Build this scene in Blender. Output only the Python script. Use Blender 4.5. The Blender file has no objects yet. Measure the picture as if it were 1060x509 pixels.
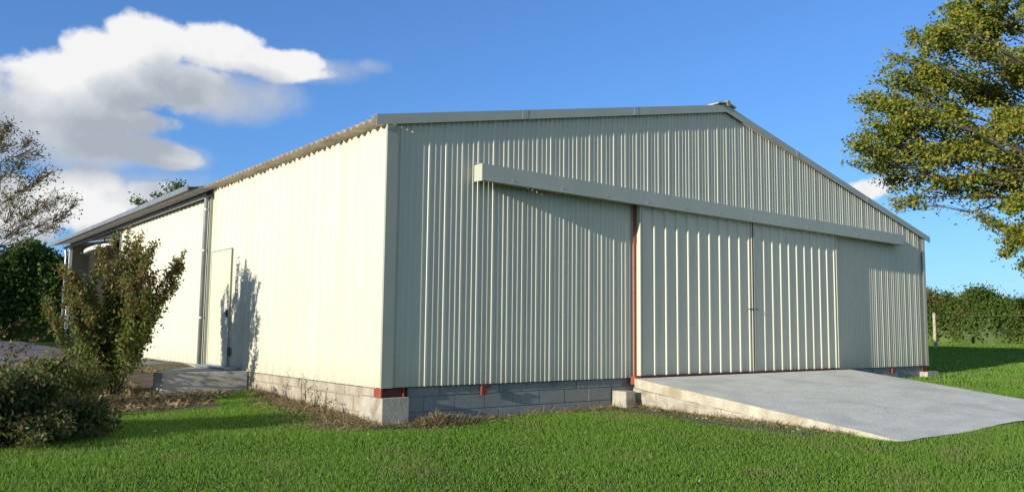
import bpy, math, random
import numpy as np
from mathutils import Matrix, Vector
random.seed(7)
RNG = np.random.default_rng(11)
scene = bpy.context.scene
COL = scene.collection

# ------------------------------------------------------------------ helpers
class MB:
    """collects boxes, quads and tubes for ONE mesh object"""
    def __init__(s): s.v = []; s.f = []; s.items = []
    def add(s, vs, fs):
        s.items.append((vs, fs)); n = len(s.v); s.v += [tuple(map(float, v)) for v in vs]; s.f += [tuple(i + n for i in f) for f in fs]
    def box(s, x0, x1, y0, y1, z0, z1):
        s.add([(x0,y0,z0),(x1,y0,z0),(x1,y1,z0),(x0,y1,z0),(x0,y0,z1),(x1,y0,z1),(x1,y1,z1),(x0,y1,z1)],
              [(0,3,2,1),(4,5,6,7),(0,1,5,4),(1,2,6,5),(2,3,7,6),(3,0,4,7)])
    def prism(s, pts, fn0, fn1):
        n = len(pts); s.add([fn0(p) for p in pts] + [fn1(p) for p in pts],
              [tuple(range(n))[::-1], tuple(range(n, 2*n))] + [(i, (i+1)%n, (i+1)%n+n, i+n) for i in range(n)])
    def tube(s, pts, rad, n=6, cap=True):
        pts = [Vector(p) for p in pts]
        if not hasattr(rad, '__len__'): rad = [rad]*len(pts)
        vs = []; prev = None
        for i, p in enumerate(pts):
            d = (pts[min(i+1, len(pts)-1)] - pts[max(i-1, 0)])
            if d.length < 1e-9: d = Vector((0,0,1))
            d.normalize()
            a = prev if prev is not None else (Vector((1,0,0)) if abs(d.x) < .8 else Vector((0,1,0)))
            a = (a - d*a.dot(d)); a = a.normalized() if a.length > 1e-6 else d.orthogonal().normalized()
            prev = a; b = d.cross(a)
            for k in range(n):
                t = 2*math.pi*k/n; vs.append(p + (a*math.cos(t) + b*math.sin(t))*rad[i])
        fs = [(i*n+k, i*n+(k+1)%n, (i+1)*n+(k+1)%n, (i+1)*n+k) for i in range(len(pts)-1) for k in range(n)]
        if cap: fs += [tuple(range(n))[::-1], tuple(range((len(pts)-1)*n, len(pts)*n))]
        s.add(vs, fs)
    def each(s, name, m, parent=None, bevel=0):
        # every box or tube collected so far becomes a part of its own
        for vs, fs in s.items:
            q = MB(); q.add(vs, fs); q.build(name, m, parent, bevel=bevel)
    def build(s, name, m, parent=None, smooth=False, bevel=0):
        me = bpy.data.meshes.new(name); me.from_pydata(s.v, [], s.f); me.update()
        return link(name, me, m, parent, smooth, bevel)

def link(name, me, m, parent=None, smooth=False, bevel=0):
    me.materials.append(m)
    if smooth: me.polygons.foreach_set('use_smooth', [True]*len(me.polygons))
    o = bpy.data.objects.new(name, me); COL.objects.link(o)
    if parent: o.parent = parent; o.matrix_parent_inverse = parent_inv(parent)
    if bevel:
        b = o.modifiers.new('bevel', 'BEVEL'); b.width = bevel; b.segments = 2; b.limit_method = 'ANGLE'
    return o

def parent_inv(p):
    M = Matrix.Identity(4); q = p
    while q: M = Matrix.Translation(q.location) @ M; q = q.parent
    return M.inverted()

def np_mesh(name, verts, faces, m, parent=None):
    """verts (N,3), faces (M,k) arrays"""
    me = bpy.data.meshes.new(name); k = faces.shape[1]
    me.vertices.add(len(verts)); me.vertices.foreach_set('co', verts.astype(np.float32).ravel())
    me.loops.add(faces.size); me.loops.foreach_set('vertex_index', faces.astype(np.int32).ravel())
    me.polygons.add(len(faces)); me.polygons.foreach_set('loop_start', np.arange(0, faces.size, k, dtype=np.int32))
    me.polygons.foreach_set('loop_total', np.full(len(faces), k, dtype=np.int32))
    me.update(calc_edges=True)
    return link(name, me, m, parent)

def tag(o, label=None, cat=None, group=None, kind=None):
    if label: o['label'] = label
    if cat: o['category'] = cat
    if group: o['group'] = group
    if kind: o['kind'] = kind
    return o
def thing(name, loc, label, cat, group=None):
    o = bpy.data.objects.new(name, None); COL.objects.link(o); o.location = loc; o.empty_display_size = .2
    return tag(o, label, cat, group)

# ------------------------------------------------------------------ materials
def newmat(name):
    m = bpy.data.materials.new(name); m.use_nodes = True; nt = m.node_tree
    return m, nt, nt.nodes['Principled BSDF']
def setin(n, k, v):
    if k in n.inputs: n.inputs[k].default_value = v
def rgba(c): return (c[0], c[1], c[2], 1)

def noisy(name, c1, c2, scale=4, rough=.7, bump=.0, bscale=60, metal=0, stretch=(1,1,1), lo=.35, hi=.65, spec=.5, c3=None, s3=1.2, detail=6):
    m, nt, b = newmat(name); N = nt.nodes; L = nt.links
    g = N.new('ShaderNodeNewGeometry'); mp = N.new('ShaderNodeMapping'); mp.inputs['Scale'].default_value = stretch
    L.new(g.outputs['Position'], mp.inputs['Vector'])
    n = N.new('ShaderNodeTexNoise'); n.inputs['Scale'].default_value = scale; n.inputs['Detail'].default_value = detail
    n.inputs['Roughness'].default_value = .6
    L.new(mp.outputs[0], n.inputs['Vector'])
    r = N.new('ShaderNodeValToRGB'); r.color_ramp.elements[0].position = lo; r.color_ramp.elements[1].position = hi
    r.color_ramp.elements[0].color = rgba(c1); r.color_ramp.elements[1].color = rgba(c2)
    L.new(n.outputs['Fac'], r.inputs[0]); out = r.outputs[0]
    if c3:
        n3 = N.new('ShaderNodeTexNoise'); n3.inputs['Scale'].default_value = s3; n3.inputs['Detail'].default_value = 5
        L.new(g.outputs['Position'], n3.inputs['Vector'])
        r3 = N.new('ShaderNodeValToRGB'); r3.color_ramp.elements[0].position = .5; r3.color_ramp.elements[1].position = .68
        mx = N.new('ShaderNodeMix'); mx.data_type = 'RGBA'; mx.inputs[7].default_value = rgba(c3)
        L.new(n3.outputs['Fac'], r3.inputs[0]); L.new(r3.outputs[0], mx.inputs[0]); L.new(out, mx.inputs[6]); out = mx.outputs[2]
    L.new(out, b.inputs['Base Color'])
    b.inputs['Roughness'].default_value = rough; b.inputs['Metallic'].default_value = metal
    setin(b, 'Specular IOR Level', spec)
    if bump:
        nb = N.new('ShaderNodeTexNoise'); nb.inputs['Scale'].default_value = bscale; nb.inputs['Detail'].default_value = 5
        L.new(g.outputs['Position'], nb.inputs['Vector'])
        bp = N.new('ShaderNodeBump'); bp.inputs['Strength'].default_value = bump; bp.inputs['Distance'].default_value = .02
        L.new(nb.outputs['Fac'], bp.inputs['Height']); L.new(bp.outputs[0], b.inputs['Normal'])
    return m

def leafmat(name, cols, trans=.35, rough=.55, patch=None, pscale=.8, plo=.5, phi=.68):
    """leaf / blade colours vary from leaf to leaf"""
    m, nt, b = newmat(name); N = nt.nodes; L = nt.links
    g = N.new('ShaderNodeNewGeometry'); r = N.new('ShaderNodeValToRGB')
    cr = r.color_ramp
    for i, c in enumerate(cols):
        e = cr.elements[i] if i < 2 else cr.elements.new(1)
        e.position = i/max(1, len(cols)-1); e.color = rgba(c)
    L.new(g.outputs['Random Per Island'], r.inputs[0]); out = r.outputs[0]
    if patch:
        n3 = N.new('ShaderNodeTexNoise'); n3.inputs['Scale'].default_value = pscale; n3.inputs['Detail'].default_value = 4
        L.new(g.outputs['Position'], n3.inputs['Vector'])
        r3 = N.new('ShaderNodeValToRGB'); r3.color_ramp.elements[0].position = plo; r3.color_ramp.elements[1].position = phi
        mx = N.new('ShaderNodeMix'); mx.data_type = 'RGBA'; mx.inputs[7].default_value = rgba(patch)
        mt = N.new('ShaderNodeMath'); mt.operation = 'MULTIPLY'; mt.inputs[1].default_value = .8
        L.new(n3.outputs['Fac'], r3.inputs[0]); L.new(r3.outputs[0], mt.inputs[0]); L.new(mt.outputs[0], mx.inputs[0])
        L.new(out, mx.inputs[6]); out = mx.outputs[2]
    L.new(out, b.inputs['Base Color']); b.inputs['Roughness'].default_value = rough
    setin(b, 'Specular IOR Level', .2)
    t = N.new('ShaderNodeBsdfTranslucent'); mix = N.new('ShaderNodeMixShader'); mix.inputs[0].default_value = trans
    L.new(out, t.inputs['Color']); L.new(b.outputs[0], mix.inputs[1]); L.new(t.outputs[0], mix.inputs[2])
    L.new(mix.outputs[0], N['Material Output'].inputs['Surface'])
    return m

M = {}
M['cream'] = noisy('cream_painted_steel', (.56,.545,.41), (.62,.60,.46), 3, .42, stretch=(1,1,.06), lo=.3, hi=.7)
def splash(m, zt, c):
    # dirt splashed up the foot of the sheets, rain streaks higher up
    nt = m.node_tree; N = nt.nodes; L = nt.links; b = N['Principled BSDF']; src = b.inputs['Base Color'].links[0].from_socket
    g = N.new('ShaderNodeNewGeometry'); sx = N.new('ShaderNodeSeparateXYZ'); L.new(g.outputs['Position'], sx.inputs[0])
    mr = N.new('ShaderNodeMapRange'); mr.inputs[1].default_value = zt; mr.inputs[2].default_value = 0; L.new(sx.outputs[2], mr.inputs[0])
    mp = N.new('ShaderNodeMapping'); mp.inputs['Scale'].default_value = (1,1,.12); L.new(g.outputs['Position'], mp.inputs[0])
    n = N.new('ShaderNodeTexNoise'); n.inputs['Scale'].default_value = 7; n.inputs['Detail'].default_value = 6; L.new(mp.outputs[0], n.inputs['Vector'])
    a = N.new('ShaderNodeMath'); a.operation = 'MULTIPLY_ADD'; L.new(mr.outputs[0], a.inputs[0]); a.inputs[1].default_value = .55
    st = N.new('ShaderNodeMapRange'); st.inputs[1].default_value = .58; st.inputs[2].default_value = .85; st.inputs[4].default_value = .35; L.new(n.outputs['Fac'], st.inputs[0]); L.new(st.outputs[0], a.inputs[2])
    q = N.new('ShaderNodeMath'); q.operation = 'MULTIPLY'; q.use_clamp = True; L.new(a.outputs[0], q.inputs[0]); L.new(n.outputs['Fac'], q.inputs[1])
    mx = N.new('ShaderNodeMix'); mx.data_type = 'RGBA'; mx.inputs[7].default_value = rgba(c); L.new(q.outputs[0], mx.inputs[0]); L.new(src, mx.inputs[6]); L.new(mx.outputs[2], b.inputs['Base Color'])
splash(M['cream'], .35, (.30,.26,.17))
M['trim'] = noisy('grey_painted_trim', (.42,.44,.35), (.46,.48,.39), 2, .45)
M['corner'] = noisy('grey_corner_trim', (.34,.35,.28), (.38,.39,.32), 2, .45)
M['fibre'] = noisy('fibre_cement', (.24,.20,.14), (.35,.31,.23), 6, .85, .3, 40, c3=(.20,.17,.11), s3=2.5)
M['fibre_dark'] = noisy('weathered_fibre_cement', (.12,.12,.12), (.2,.2,.19), 5, .85, .3, 40)
M['zinc'] = noisy('zinc', (.30,.33,.36), (.40,.43,.46), 5, .4, metal=.6)
M['pipe'] = noisy('grey_plastic_pipe', (.16,.17,.18), (.22,.23,.24), 5, .45)
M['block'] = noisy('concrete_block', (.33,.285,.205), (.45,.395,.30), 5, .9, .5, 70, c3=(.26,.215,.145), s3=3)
M['dark_block'] = noisy('blue_grey_concrete_block', (.18,.20,.20), (.27,.285,.27), 2.2, .9, .5, 70, c3=(.27,.26,.22), s3=1.6)  # front plinth blocks, darker and bluer grey than the side ones
M['bracket'] = noisy('dull_red_primer', (.17,.03,.018), (.23,.05,.03), 9, .75)
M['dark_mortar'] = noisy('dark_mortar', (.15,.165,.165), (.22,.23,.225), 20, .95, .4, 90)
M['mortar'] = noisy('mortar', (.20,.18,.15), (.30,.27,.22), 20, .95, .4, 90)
M['pier'] = noisy('cast_concrete', (.36,.33,.26), (.47,.43,.34), 7, .9, .4, 60, c3=(.26,.22,.15), s3=4)
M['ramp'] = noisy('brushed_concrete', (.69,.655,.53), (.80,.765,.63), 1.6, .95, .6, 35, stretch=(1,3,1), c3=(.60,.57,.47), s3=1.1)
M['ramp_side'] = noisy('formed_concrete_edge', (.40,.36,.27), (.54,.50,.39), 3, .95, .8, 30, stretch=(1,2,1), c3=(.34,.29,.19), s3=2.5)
M['step'] = noisy('grey_cast_concrete', (.30,.30,.28), (.42,.41,.38), 3, .9, .35, 60, c3=(.24,.23,.2), s3=2)
M['red'] = noisy('red_oxide_primer', (.23,.04,.02), (.31,.065,.035), 9, .7, .1)
M['darkred'] = noisy('dark_red_primer', (.09,.022,.018), (.14,.035,.025), 9, .8)
M['black'] = noisy('black_gap', (.012,.014,.013), (.02,.022,.02), 3, .8)
M['dark'] = noisy('dark_rubber', (.03,.032,.032), (.045,.045,.045), 9, .7)
M['white'] = noisy('white_paint', (.70,.71,.72), (.78,.79,.8), 3, .45)
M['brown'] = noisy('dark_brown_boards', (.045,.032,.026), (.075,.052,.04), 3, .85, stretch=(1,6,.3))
M['tan'] = noisy('tan_sheet', (.20,.18,.13), (.27,.24,.18), 3, .8)
M['steel'] = noisy('screw_steel', (.5,.5,.5), (.6,.6,.6), 9, .35, metal=.7)
M['bark'] = noisy('grey_bark', (.06,.05,.035), (.13,.11,.08), 9, .9, .6, 30, stretch=(1,1,.3))
M['twig'] = noisy('brown_twigs', (.045,.035,.022), (.09,.07,.045), 9, .85)
M['pale_twig'] = noisy('pale_twigs', (.10,.08,.06), (.20,.17,.13), 9, .85)
M['soil'] = noisy('bare_soil', (.07,.045,.025), (.15,.10,.06), 5, .95, .8, 25, c3=(.05,.06,.02), s3=2)
M['gravel'] = noisy('grey_gravel', (.13,.12,.11), (.24,.22,.20), 12, .95, .6, 60, c3=(.12,.09,.06), s3=.5)
M['turf'] = noisy('turf_ground', (.03,.055,.010), (.05,.09,.016), 3, 1.0, .5, 30, spec=.05, c3=(.075,.065,.03), s3=.8)
M['wire'] = noisy('galvanised_wire', (.3,.3,.3), (.4,.4,.4), 9, .5, metal=.4)
M['stone'] = noisy('pale_stone', (.30,.26,.18), (.48,.42,.30), 12, .9, .4, 40)
M['grass'] = leafmat('grass_blades', [(.10,.22,.017),(.16,.33,.026),(.22,.40,.035),(.32,.43,.12),(.14,.29,.022)], .48, .55, patch=(.28,.31,.10), pscale=1.3, plo=.52, phi=.74)
M['straw'] = leafmat('dry_straw', [(.20,.13,.06),(.34,.25,.12),(.42,.34,.19),(.12,.12,.04)], .25, .8)
M['leaf_poplar'] = leafmat('autumn_leaves', [(.08,.14,.022),(.13,.20,.028),(.21,.27,.035),(.32,.31,.04),(.44,.31,.04),(.13,.20,.03),(.26,.28,.04)], .35)
M['leaf_sparse'] = leafmat('dull_leaves', [(.11,.14,.03),(.18,.19,.045),(.26,.21,.06),(.22,.15,.05)], .3)
M['leaf_hedge'] = leafmat('hedge_leaves', [(.04,.08,.015),(.07,.13,.02),(.11,.17,.03),(.13,.15,.035)], .3, patch=(.15,.10,.03), pscale=.7, plo=.55, phi=.75)
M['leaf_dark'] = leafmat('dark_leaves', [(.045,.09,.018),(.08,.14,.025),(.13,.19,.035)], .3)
M['leaf_shrub'] = leafmat('shrub_leaves', [(.08,.13,.025),(.13,.18,.035),(.20,.25,.055),(.20,.16,.05),(.11,.16,.03)], .4, .45)
M['leaf_red'] = leafmat('red_leaves', [(.18,.08,.04),(.26,.12,.07),(.24,.18,.08),(.14,.15,.04)], .3, .45)
M['leaf_low'] = leafmat('low_shrub_leaves', [(.05,.085,.02),(.08,.12,.03),(.14,.18,.05),(.16,.10,.05),(.09,.12,.03)], .38, .45)

# ------------------------------------------------------------------ lie of the land (metres, floor of the barn = 0)
CP = np.array([(0,0,-.47),(2,-.3,-.47),(4,0,-.44),(8,0,-.38),(15,0,-.26),(0,2.2,-.39),(0,4.4,-.30),(-1.5,4.6,-.35),(-2.2,6,-.25),
 (0,7.6,-.06),(-3,8.5,-.05),(-1,12,-.03),(0,20,-.03),(-5.1,-9,-.84),(4.4,-4.4,-.53),(11,-4.4,-.5),(-3.8,-.1,-.49),(-9,0,-.5),
 (-9,9,-.03),(-9,20,0),(0,-5,-.67),(10,-10,-.72),(20,-8,-.5),(21,0,-.14),(21,6,-.1),(27,3,.1),(33,8,.34),(33,-3,.3),(33,20,.34),(8,10,-.15),(8,20,-.1),
 (-10,34,.1),(5,34,.1),(-9,-9,-.8),(0,-16,-.9),(50,0,.45),(50,30,.45),(-40,20,.1),(-40,-20,-.5),(0,-45,-.6),(45,-30,0),(0,60,.2),(40,60,.3)])
def _U(r): return np.where(r < 1e-9, 0, r*r*np.log(np.maximum(r, 1e-9)))
_n = len(CP); _A = np.zeros((_n+3, _n+3)); _d = np.hypot(CP[:,None,0]-CP[None,:,0], CP[:,None,1]-CP[None,:,1])
_A[:_n,:_n] = _U(_d) + .05*np.eye(_n); _A[:_n,_n] = 1; _A[:_n,_n+1:] = CP[:,:2]; _A[_n:,:_n] = _A[:_n,_n:].T
_w = np.linalg.solve(_A, np.concatenate([CP[:,2], [0,0,0]]))
def ground(x, y):
    x = np.asarray(x, float); y = np.asarray(y, float); shp = np.broadcast(x, y).shape
    x = np.broadcast_to(x, shp).ravel(); y = np.broadcast_to(y, shp).ravel()
    rr = np.hypot(x-5, y-5); k = np.minimum(1, 50/np.maximum(rr, 1e-6)); xx = 5+(x-5)*k; yy = 5+(y-5)*k
    out = np.full(xx.shape, _w[_n]) + _w[_n+1]*xx + _w[_n+2]*yy
    for i in range(_n): out += _w[i]*_U(np.hypot(xx-CP[i,0], yy-CP[i,1]))
    out += .012*np.sin(x*2.1+1.3*np.sin(y*.9))*np.sin(y*1.7+.5)*np.minimum(1, 40/np.maximum(rr, 1))
    return out.reshape(shp)
def gz(x, y): return float(ground(x, y))

def sheet(name, xs, ys, m, dz=0, mask=None, kind='structure'):
    X, Y = np.meshgrid(xs, ys, indexing='ij'); Z = ground(X, Y)+dz
    V = np.stack([X, Y, Z], -1).reshape(-1, 3); nx, ny = X.shape
    i, j = np.meshgrid(np.arange(nx-1), np.arange(ny-1), indexing='ij'); a = (i*ny+j).ravel()
    F = np.stack([a, a+ny, a+ny+1, a+1], -1)
    if mask is not None:
        c = V[F].mean(1); F = F[mask(c[:,0], c[:,1])]
        u, inv = np.unique(F, return_inverse=True); V = V[u]; F = inv.reshape(F.shape)
    o = np_mesh(name, V, F, m); o.data.polygons.foreach_set('use_smooth', [True]*len(o.data.polygons))
    return tag(o, kind=kind)
far = np.array([46,60,90,140,220,400,700,1200.])
xs = np.concatenate([-far[::-1]-0, np.arange(-40, 44.1, .5), far]); ys = xs
sheet('lawn', xs, ys, M['turf'])
def yard_mask(x, y): return (y > 8.6+.35*np.sin(x*1.3)+.2*np.sin(x*3.1)) & (y < 30+.6*np.sin(x)) & (x > -26)
sheet('gravel_yard', np.arange(-26, -.04, .25), np.arange(7, 31, .25), M['gravel'], .012, yard_mask)
def bed_mask(x, y):
    a = ((x+2.1)/1.75)**2 + ((y-5.6)/3.2)**2 < 1 + .18*np.sin(3*x+2*y)
    b = ((x+4.2)/1.0)**2 + ((y-1.3)/.8)**2 < 1 + .15*np.sin(4*x-3*y)
    c = (y > 4.25+.12*np.sin(5*x)+.1*np.sin(2.3*x+1)) & (y < 8.9) & (x > -3)
    return (a | b | c) & (x < -.01)
sheet('soil_bed', np.arange(-7, 0.01, .125), np.arange(-1, 9.6, .125), M['soil'], .008, bed_mask)
def strip_mask(x, y):
    w = .32 + .16*np.sin(1.7*x+1) + .12*np.sin(4.3*x)
    a = (y < .02) & (y > -w) & (x > -.2) & (x < 4.4)
    w2 = .36 + .18*np.sin(2.2*y+.5) + .12*np.sin(5*y)
    b = (x < .02) & (x > -w2*np.clip((4.4-y)/2.5, .25, 1.25)) & (y > -.3) & (y < 4.5)
    c = (x > 4.1-.3) & (x < 4.62) & (y < .05) & (y > -3.6)
    return a | b | c
sheet('soil_strip', np.arange(-1.2, 4.8, .1), np.arange(-3.8, 4.6, .1), M['soil'], .006, strip_mask)

# ------------------------------------------------------------------ the barn
W = 14.95; HL = 3.40; HR = 3.073; XR = 7.108; ZR = 4.84; LY = 21.0; Y1 = 6.85; Y2 = 14.0
def top(x): return HL + (ZR-HL)*x/XR if x < XR else ZR + (HR-ZR)*(x-XR)/(W-XR)
barn = thing('barn', (0,0,0), 'large cream metal clad barn with wide sliding doors under a low gable', 'barn')

def profile(a, b, pitch, rib, topw, fl, minor=0, phase=0, jit=0, seed=1):
    """outline of ribbed sheet: list of (t, depth) from a to b"""
    r = random.Random(seed); pts = [(a, 0)]; t = a + phase
    while t + pitch < b + .02:
        d = rib*(1 + r.uniform(-jit, jit)); c = t + r.uniform(-jit, jit)*.02
        for q, h in ((0,0),(fl,1),(fl+topw,1),(2*fl+topw,0)):
            if a < c+q < b: pts.append((c+q, d*h))
        if minor:
            for frac in ((.62,) if isinstance(minor, float) else (.38,.70)):
                mm = (minor if isinstance(minor, float) else minor[0])*(1 + r.uniform(-jit, jit)*1.5); c2 = t + frac*pitch
                for q, h in ((0,0),(.012,1),(.026,1),(.038,0)):
                    if a < c2+q < b: pts.append((c2+q, mm*h))
        t += pitch
    pts.append((b, 0)); pts = sorted(set(pts)); return pts

def clad(pts, pos, z0, ztop):
    mb = MB(); v = []; f = []
    for t, d in pts:
        v.append(pos(t, d, z0(t) if callable(z0) else z0)); v.append(pos(t, d, ztop(t)))
    for i in range(len(pts)-1): f.append((2*i, 2*i+2, 2*i+3, 2*i+1))
    mb.add(v, f); return mb
def split_at(pts, x):
    for i in range(len(pts)-1):
        if pts[i][0] < x < pts[i+1][0]:
            k = (x-pts[i][0])/(pts[i+1][0]-pts[i][0]); return pts[:i+1] + [(x, pts[i][1]+(pts[i+1][1]-pts[i][1])*k)] + pts[i+1:]
    return pts
gp = split_at(profile(.02, W-.02, .272, .0155, .030, .011, (.0125, .0125), .05, .08, 5), XR)
g = clad(gp, lambda t, d, z: (t, -d, z), 0, top).build('gable_wall', M['cream'], barn)
sp = profile(.0, Y1, .272, .020, .03, .022, .004, .1, .1, 3)
clad(sp, lambda t, d, z: (-d, t, z), -.01, lambda t: HL).build('side_wall', M['cream'], barn)
ep = profile(Y1+.02, Y2, .272, .020, .03, .022, .004, .1, .1, 4)
clad(ep, lambda t, d, z: (-d, t, z), .0, lambda t: 3.27).build('side_wall', M['cream'], barn)
rp = profile(0, LY, .272, .03, .03, .02, 0, .1)
clad(rp, lambda t, d, z: (W+d, t, z), -.05, lambda t: HR).build('side_wall', M['cream'], barn)
bp = split_at(profile(0, W, .272, .03, .03, .02, 0, .1), XR)
clad(bp, lambda t, d, z: (t, LY+d, z), -.02, top).build('rear_wall', M['cream'], barn)
# screws on the front wall
mb = MB()
for zz in (.12, .95, 1.85, 2.7):
    x = .33
    while x < 4.4:
        mb.box(x-.007, x+.007, -.008, 0, zz-.007, zz+.007); x += .544
mb.each('screw', M['steel'], barn)

# roof: corrugated fibre cement, ridges running down the slope
def roof_sheet(y0, y1, x0, x1, zf, m, name, amp=.026, pitch=.177):
    n = int((y1-y0)/.0221); ysn = np.linspace(y0, y1, n); w = amp*np.cos(2*math.pi*ysn/pitch)
    V = []
    for dz in (0, -.009):
        for x in (x0, x1):
            V.append(np.stack([np.full(n, x), ysn, zf(x)+w+dz], -1))
    V = np.concatenate(V); a = np.arange(n-1)
    F = np.concatenate([np.stack([a, a+1, a+1+n, a+n], -1), np.stack([a+2*n, a+3*n, a+1+3*n, a+1+2*n], -1),
        np.stack([a, a+2*n, a+1+2*n, a+1], -1), np.stack([a+n, a+n+1, a+3*n+1, a+3*n], -1)])
    o = np_mesh(name, V, F, m, barn); return o
zl = lambda x: 3.475 + .2026*x
zr = lambda x: ZR + .075 + (HR-ZR)/(W-XR)*(x-XR)
roof_sheet(-.03, Y1-.15, -.22, XR-.02, zl, M['fibre'], 'roof')
roof_sheet(Y1-.15, LY+.3, -.50, XR-.02, zl, M['fibre_dark'], 'roof')
roof_sheet(-.03, LY+.3, XR+.02, W+.28, zr, M['fibre'], 'roof')
# verge flashings on the gable, two folded strips with a lower lip
def verge(x0, x1, f, lap):
    mb = MB(); h = .125
    for (ya, yb, za, zb) in ((-.068,-.064,0,h),(-.064,.10,h-.004,h),(-.068,-.052,-.012,0)):
        v = []
        for x in (x0, x1):
            for (y, z) in ((ya,za),(yb,za),(yb,zb),(ya,zb)): v.append((x, y, f(x)+z))
        mb.add(v, [(0,1,2,3),(4,7,6,5),(0,4,5,1),(1,5,6,2),(2,6,7,3),(3,7,4,0)])
    for lx in lap:
        v = []
        for x in (lx, lx+.1):
            for (y, z) in ((-.071,-.010),(-.0685,-.010),(-.0685,h+.002),(-.071,h+.002)): v.append((x, y, f(x)+z))
        mb.add(v, [(0,1,2,3),(4,7,6,5),(0,4,5,1),(1,5,6,2),(2,6,7,3),(3,7,4,0)])
    return mb
verge(-.21, XR-.001, lambda x: HL + .2026*x, [2.2, 4.6]).build('verge_flashing', M['trim'], barn)
verge(XR+.001, W+.29, lambda x: ZR + (HR-ZR)/(W-XR)*(x-XR), [9.4, 12.2]).build('verge_flashing', M['trim'], barn)
# ridge cap: bent sheet with a raised roll at its end
mb = MB()
for (x0, x1, s) in ((XR-.28, XR, .2026),(XR, XR+.26, -.2254)):
    mb.add([(x0,-.10,ZR+.15-abs(x0-XR)*.2+ .0),(x1,-.10,ZR+.15-abs(x1-XR)*.22),(x1,LY+.3,ZR+.15-abs(x1-XR)*.22),(x0,LY+.3,ZR+.15-abs(x0-XR)*.2),
            (x0,-.10,ZR+.175-abs(x0-XR)*.2),(x1,-.10,ZR+.175-abs(x1-XR)*.22),(x1,LY+.3,ZR+.175-abs(x1-XR)*.22),(x0,LY+.3,ZR+.175-abs(x0-XR)*.2)],
           [(0,3,2,1),(4,5,6,7),(0,1,5,4),(1,2,6,5),(2,3,7,6),(3,0,4,7)])
mb.tube([(XR+.02,-.11,ZR+.145),(XR+.02,.6,ZR+.145),(XR+.02,LY+.3,ZR+.145)], .058, 12)
mb.build('ridge_cap', M['stone'], barn, smooth=False)
# corner flashing
mb = MB(); mb.box(-.004, .125, -.042, -.038, -.004, HL-.01); mb.box(-.034, -.004, -.042, -.0, -.004, HL-.01); mb.box(.125,.129,-.042,0,-.004,HL-.01)
mb.build('corner_flashing', M['corner'], barn)
mb = MB(); mb.box(W-.10, W+.036, -.046, -.042, -.004, HR-.02); mb.box(W+.032, W+.036, -.042, .1, -.004, HR-.02)
mb.build('corner_flashing', M['cream'], barn)
mb = MB(); mb.box(-.05, -.046, Y1-.07, Y1+.03, 0, 3.27); mb.box(-.046, 0, Y1-.074, Y1-.07, 0, 3.27)
mb.build('joint_flashing', M['corner'], barn)

# block plinth: every block a small box in front of a mortar core (one mesh = one part)
def plinth(origin, along, out, length, ztop, depth, m, name, seed, hole=None):
    r = random.Random(seed); mb = MB(); k = 0; z = ztop
    while z > ztop-depth:
        hh = .13 if k == 0 else .2
        t = -(.25 if k % 2 else 0)
        while t < length:
            a = max(t, 0)+.005; b = min(t+.5, length)-.005
            if b-a > .03 and not (hole and hole[0] < (a+b)/2 < hole[1]):
                pr = r.uniform(0, .006)
                mb_box_dir(mb, origin, along, out, a, b, -.15, pr, z-hh+.006, z-.006)
            t += .5
        z -= hh; k += 1
    o = mb.build(name, m, barn, bevel=.004)
    mc = MB(); mb_box_dir(mc, origin, along, out, 0, length, -.16, -.006, ztop-depth-.1, ztop-.004)
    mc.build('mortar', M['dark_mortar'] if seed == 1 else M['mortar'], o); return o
def mb_box_dir(mb, o, al, ou, a, b, d0, d1, z0, z1):
    vs = []
    for z in (z0, z1):
        for t, d in ((a, d1),(b, d1),(b, d0),(a, d0)): vs.append((o[0]+al[0]*t+ou[0]*d, o[1]+al[1]*t+ou[1]*d, z))
    mb.add(vs, [(0,3,2,1),(4,5,6,7),(0,1,5,4),(1,2,6,5),(2,3,7,6),(3,0,4,7)])
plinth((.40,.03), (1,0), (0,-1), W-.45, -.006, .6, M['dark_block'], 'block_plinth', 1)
plinth((.0,.50), (0,1), (-1,0), Y1-.5, -.016, .55, M['block'], 'block_plinth', 2)
plinth((.0,Y1), (0,1), (-1,0), Y2-Y1, -.006, .2, M['block'], 'block_plinth', 3)
# corner pier and the red column standing on it
mb = MB(); mb.box(-.035, .365, -.075, .50, -.75, -.125); mb.build('corner_pier', M['pier'], barn, bevel=.012)
mb = MB(); mb.add([(-.018,-.012,-.122),(.006,-.012,-.122),(.006,.17,-.122),(-.018,.17,-.122),(-.018,-.012,-.002),(.006,-.012,-.002),(.006,.17,-.002),(-.018,.17,-.002)],[(0,3,2,1),(4,5,6,7),(0,1,5,4),(1,2,6,5),(2,3,7,6),(3,0,4,7)])
mb.build('steel_column', M['red'], barn)
mb = MB(); mb.box(.007,.312,.02,.03,-.12,-.002); mb.build('column_web', M['darkred'], barn)
mb = MB(); mb.box(.313,.328,-.012,.10,-.12,-.002); mb.build('steel_column', M['red'], barn)
mb = MB(); mb.box(-.006,.1,.18,.498,-.122,-.018); mb.build('block_plinth', M['block'], barn, bevel=.004)
# right hand pier, its column and red brackets below the sheets
mb = MB(); mb.box(W-.30, W+.28, -.16, .3, -.6, -.14); mb.build('corner_pier', M['pier'], barn, bevel=.012)
mb = MB(); mb.box(W-.22, W-.03, -.01, .12, -.14, -.0); mb.build('steel_column', M['darkred'], barn)
for bx in (1.60, 13.25):
    mb = MB(); mb.box(bx-.055,bx+.055,-.05,-.04,-.035,.0); mb.box(bx-.05,bx+.03,-.04,.0,-.15,-.035); mb.box(bx+.03,bx+.10,-.035,-.028,-.05,-.005)
    mb.build('bracket', M['bracket'], barn)

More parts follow.
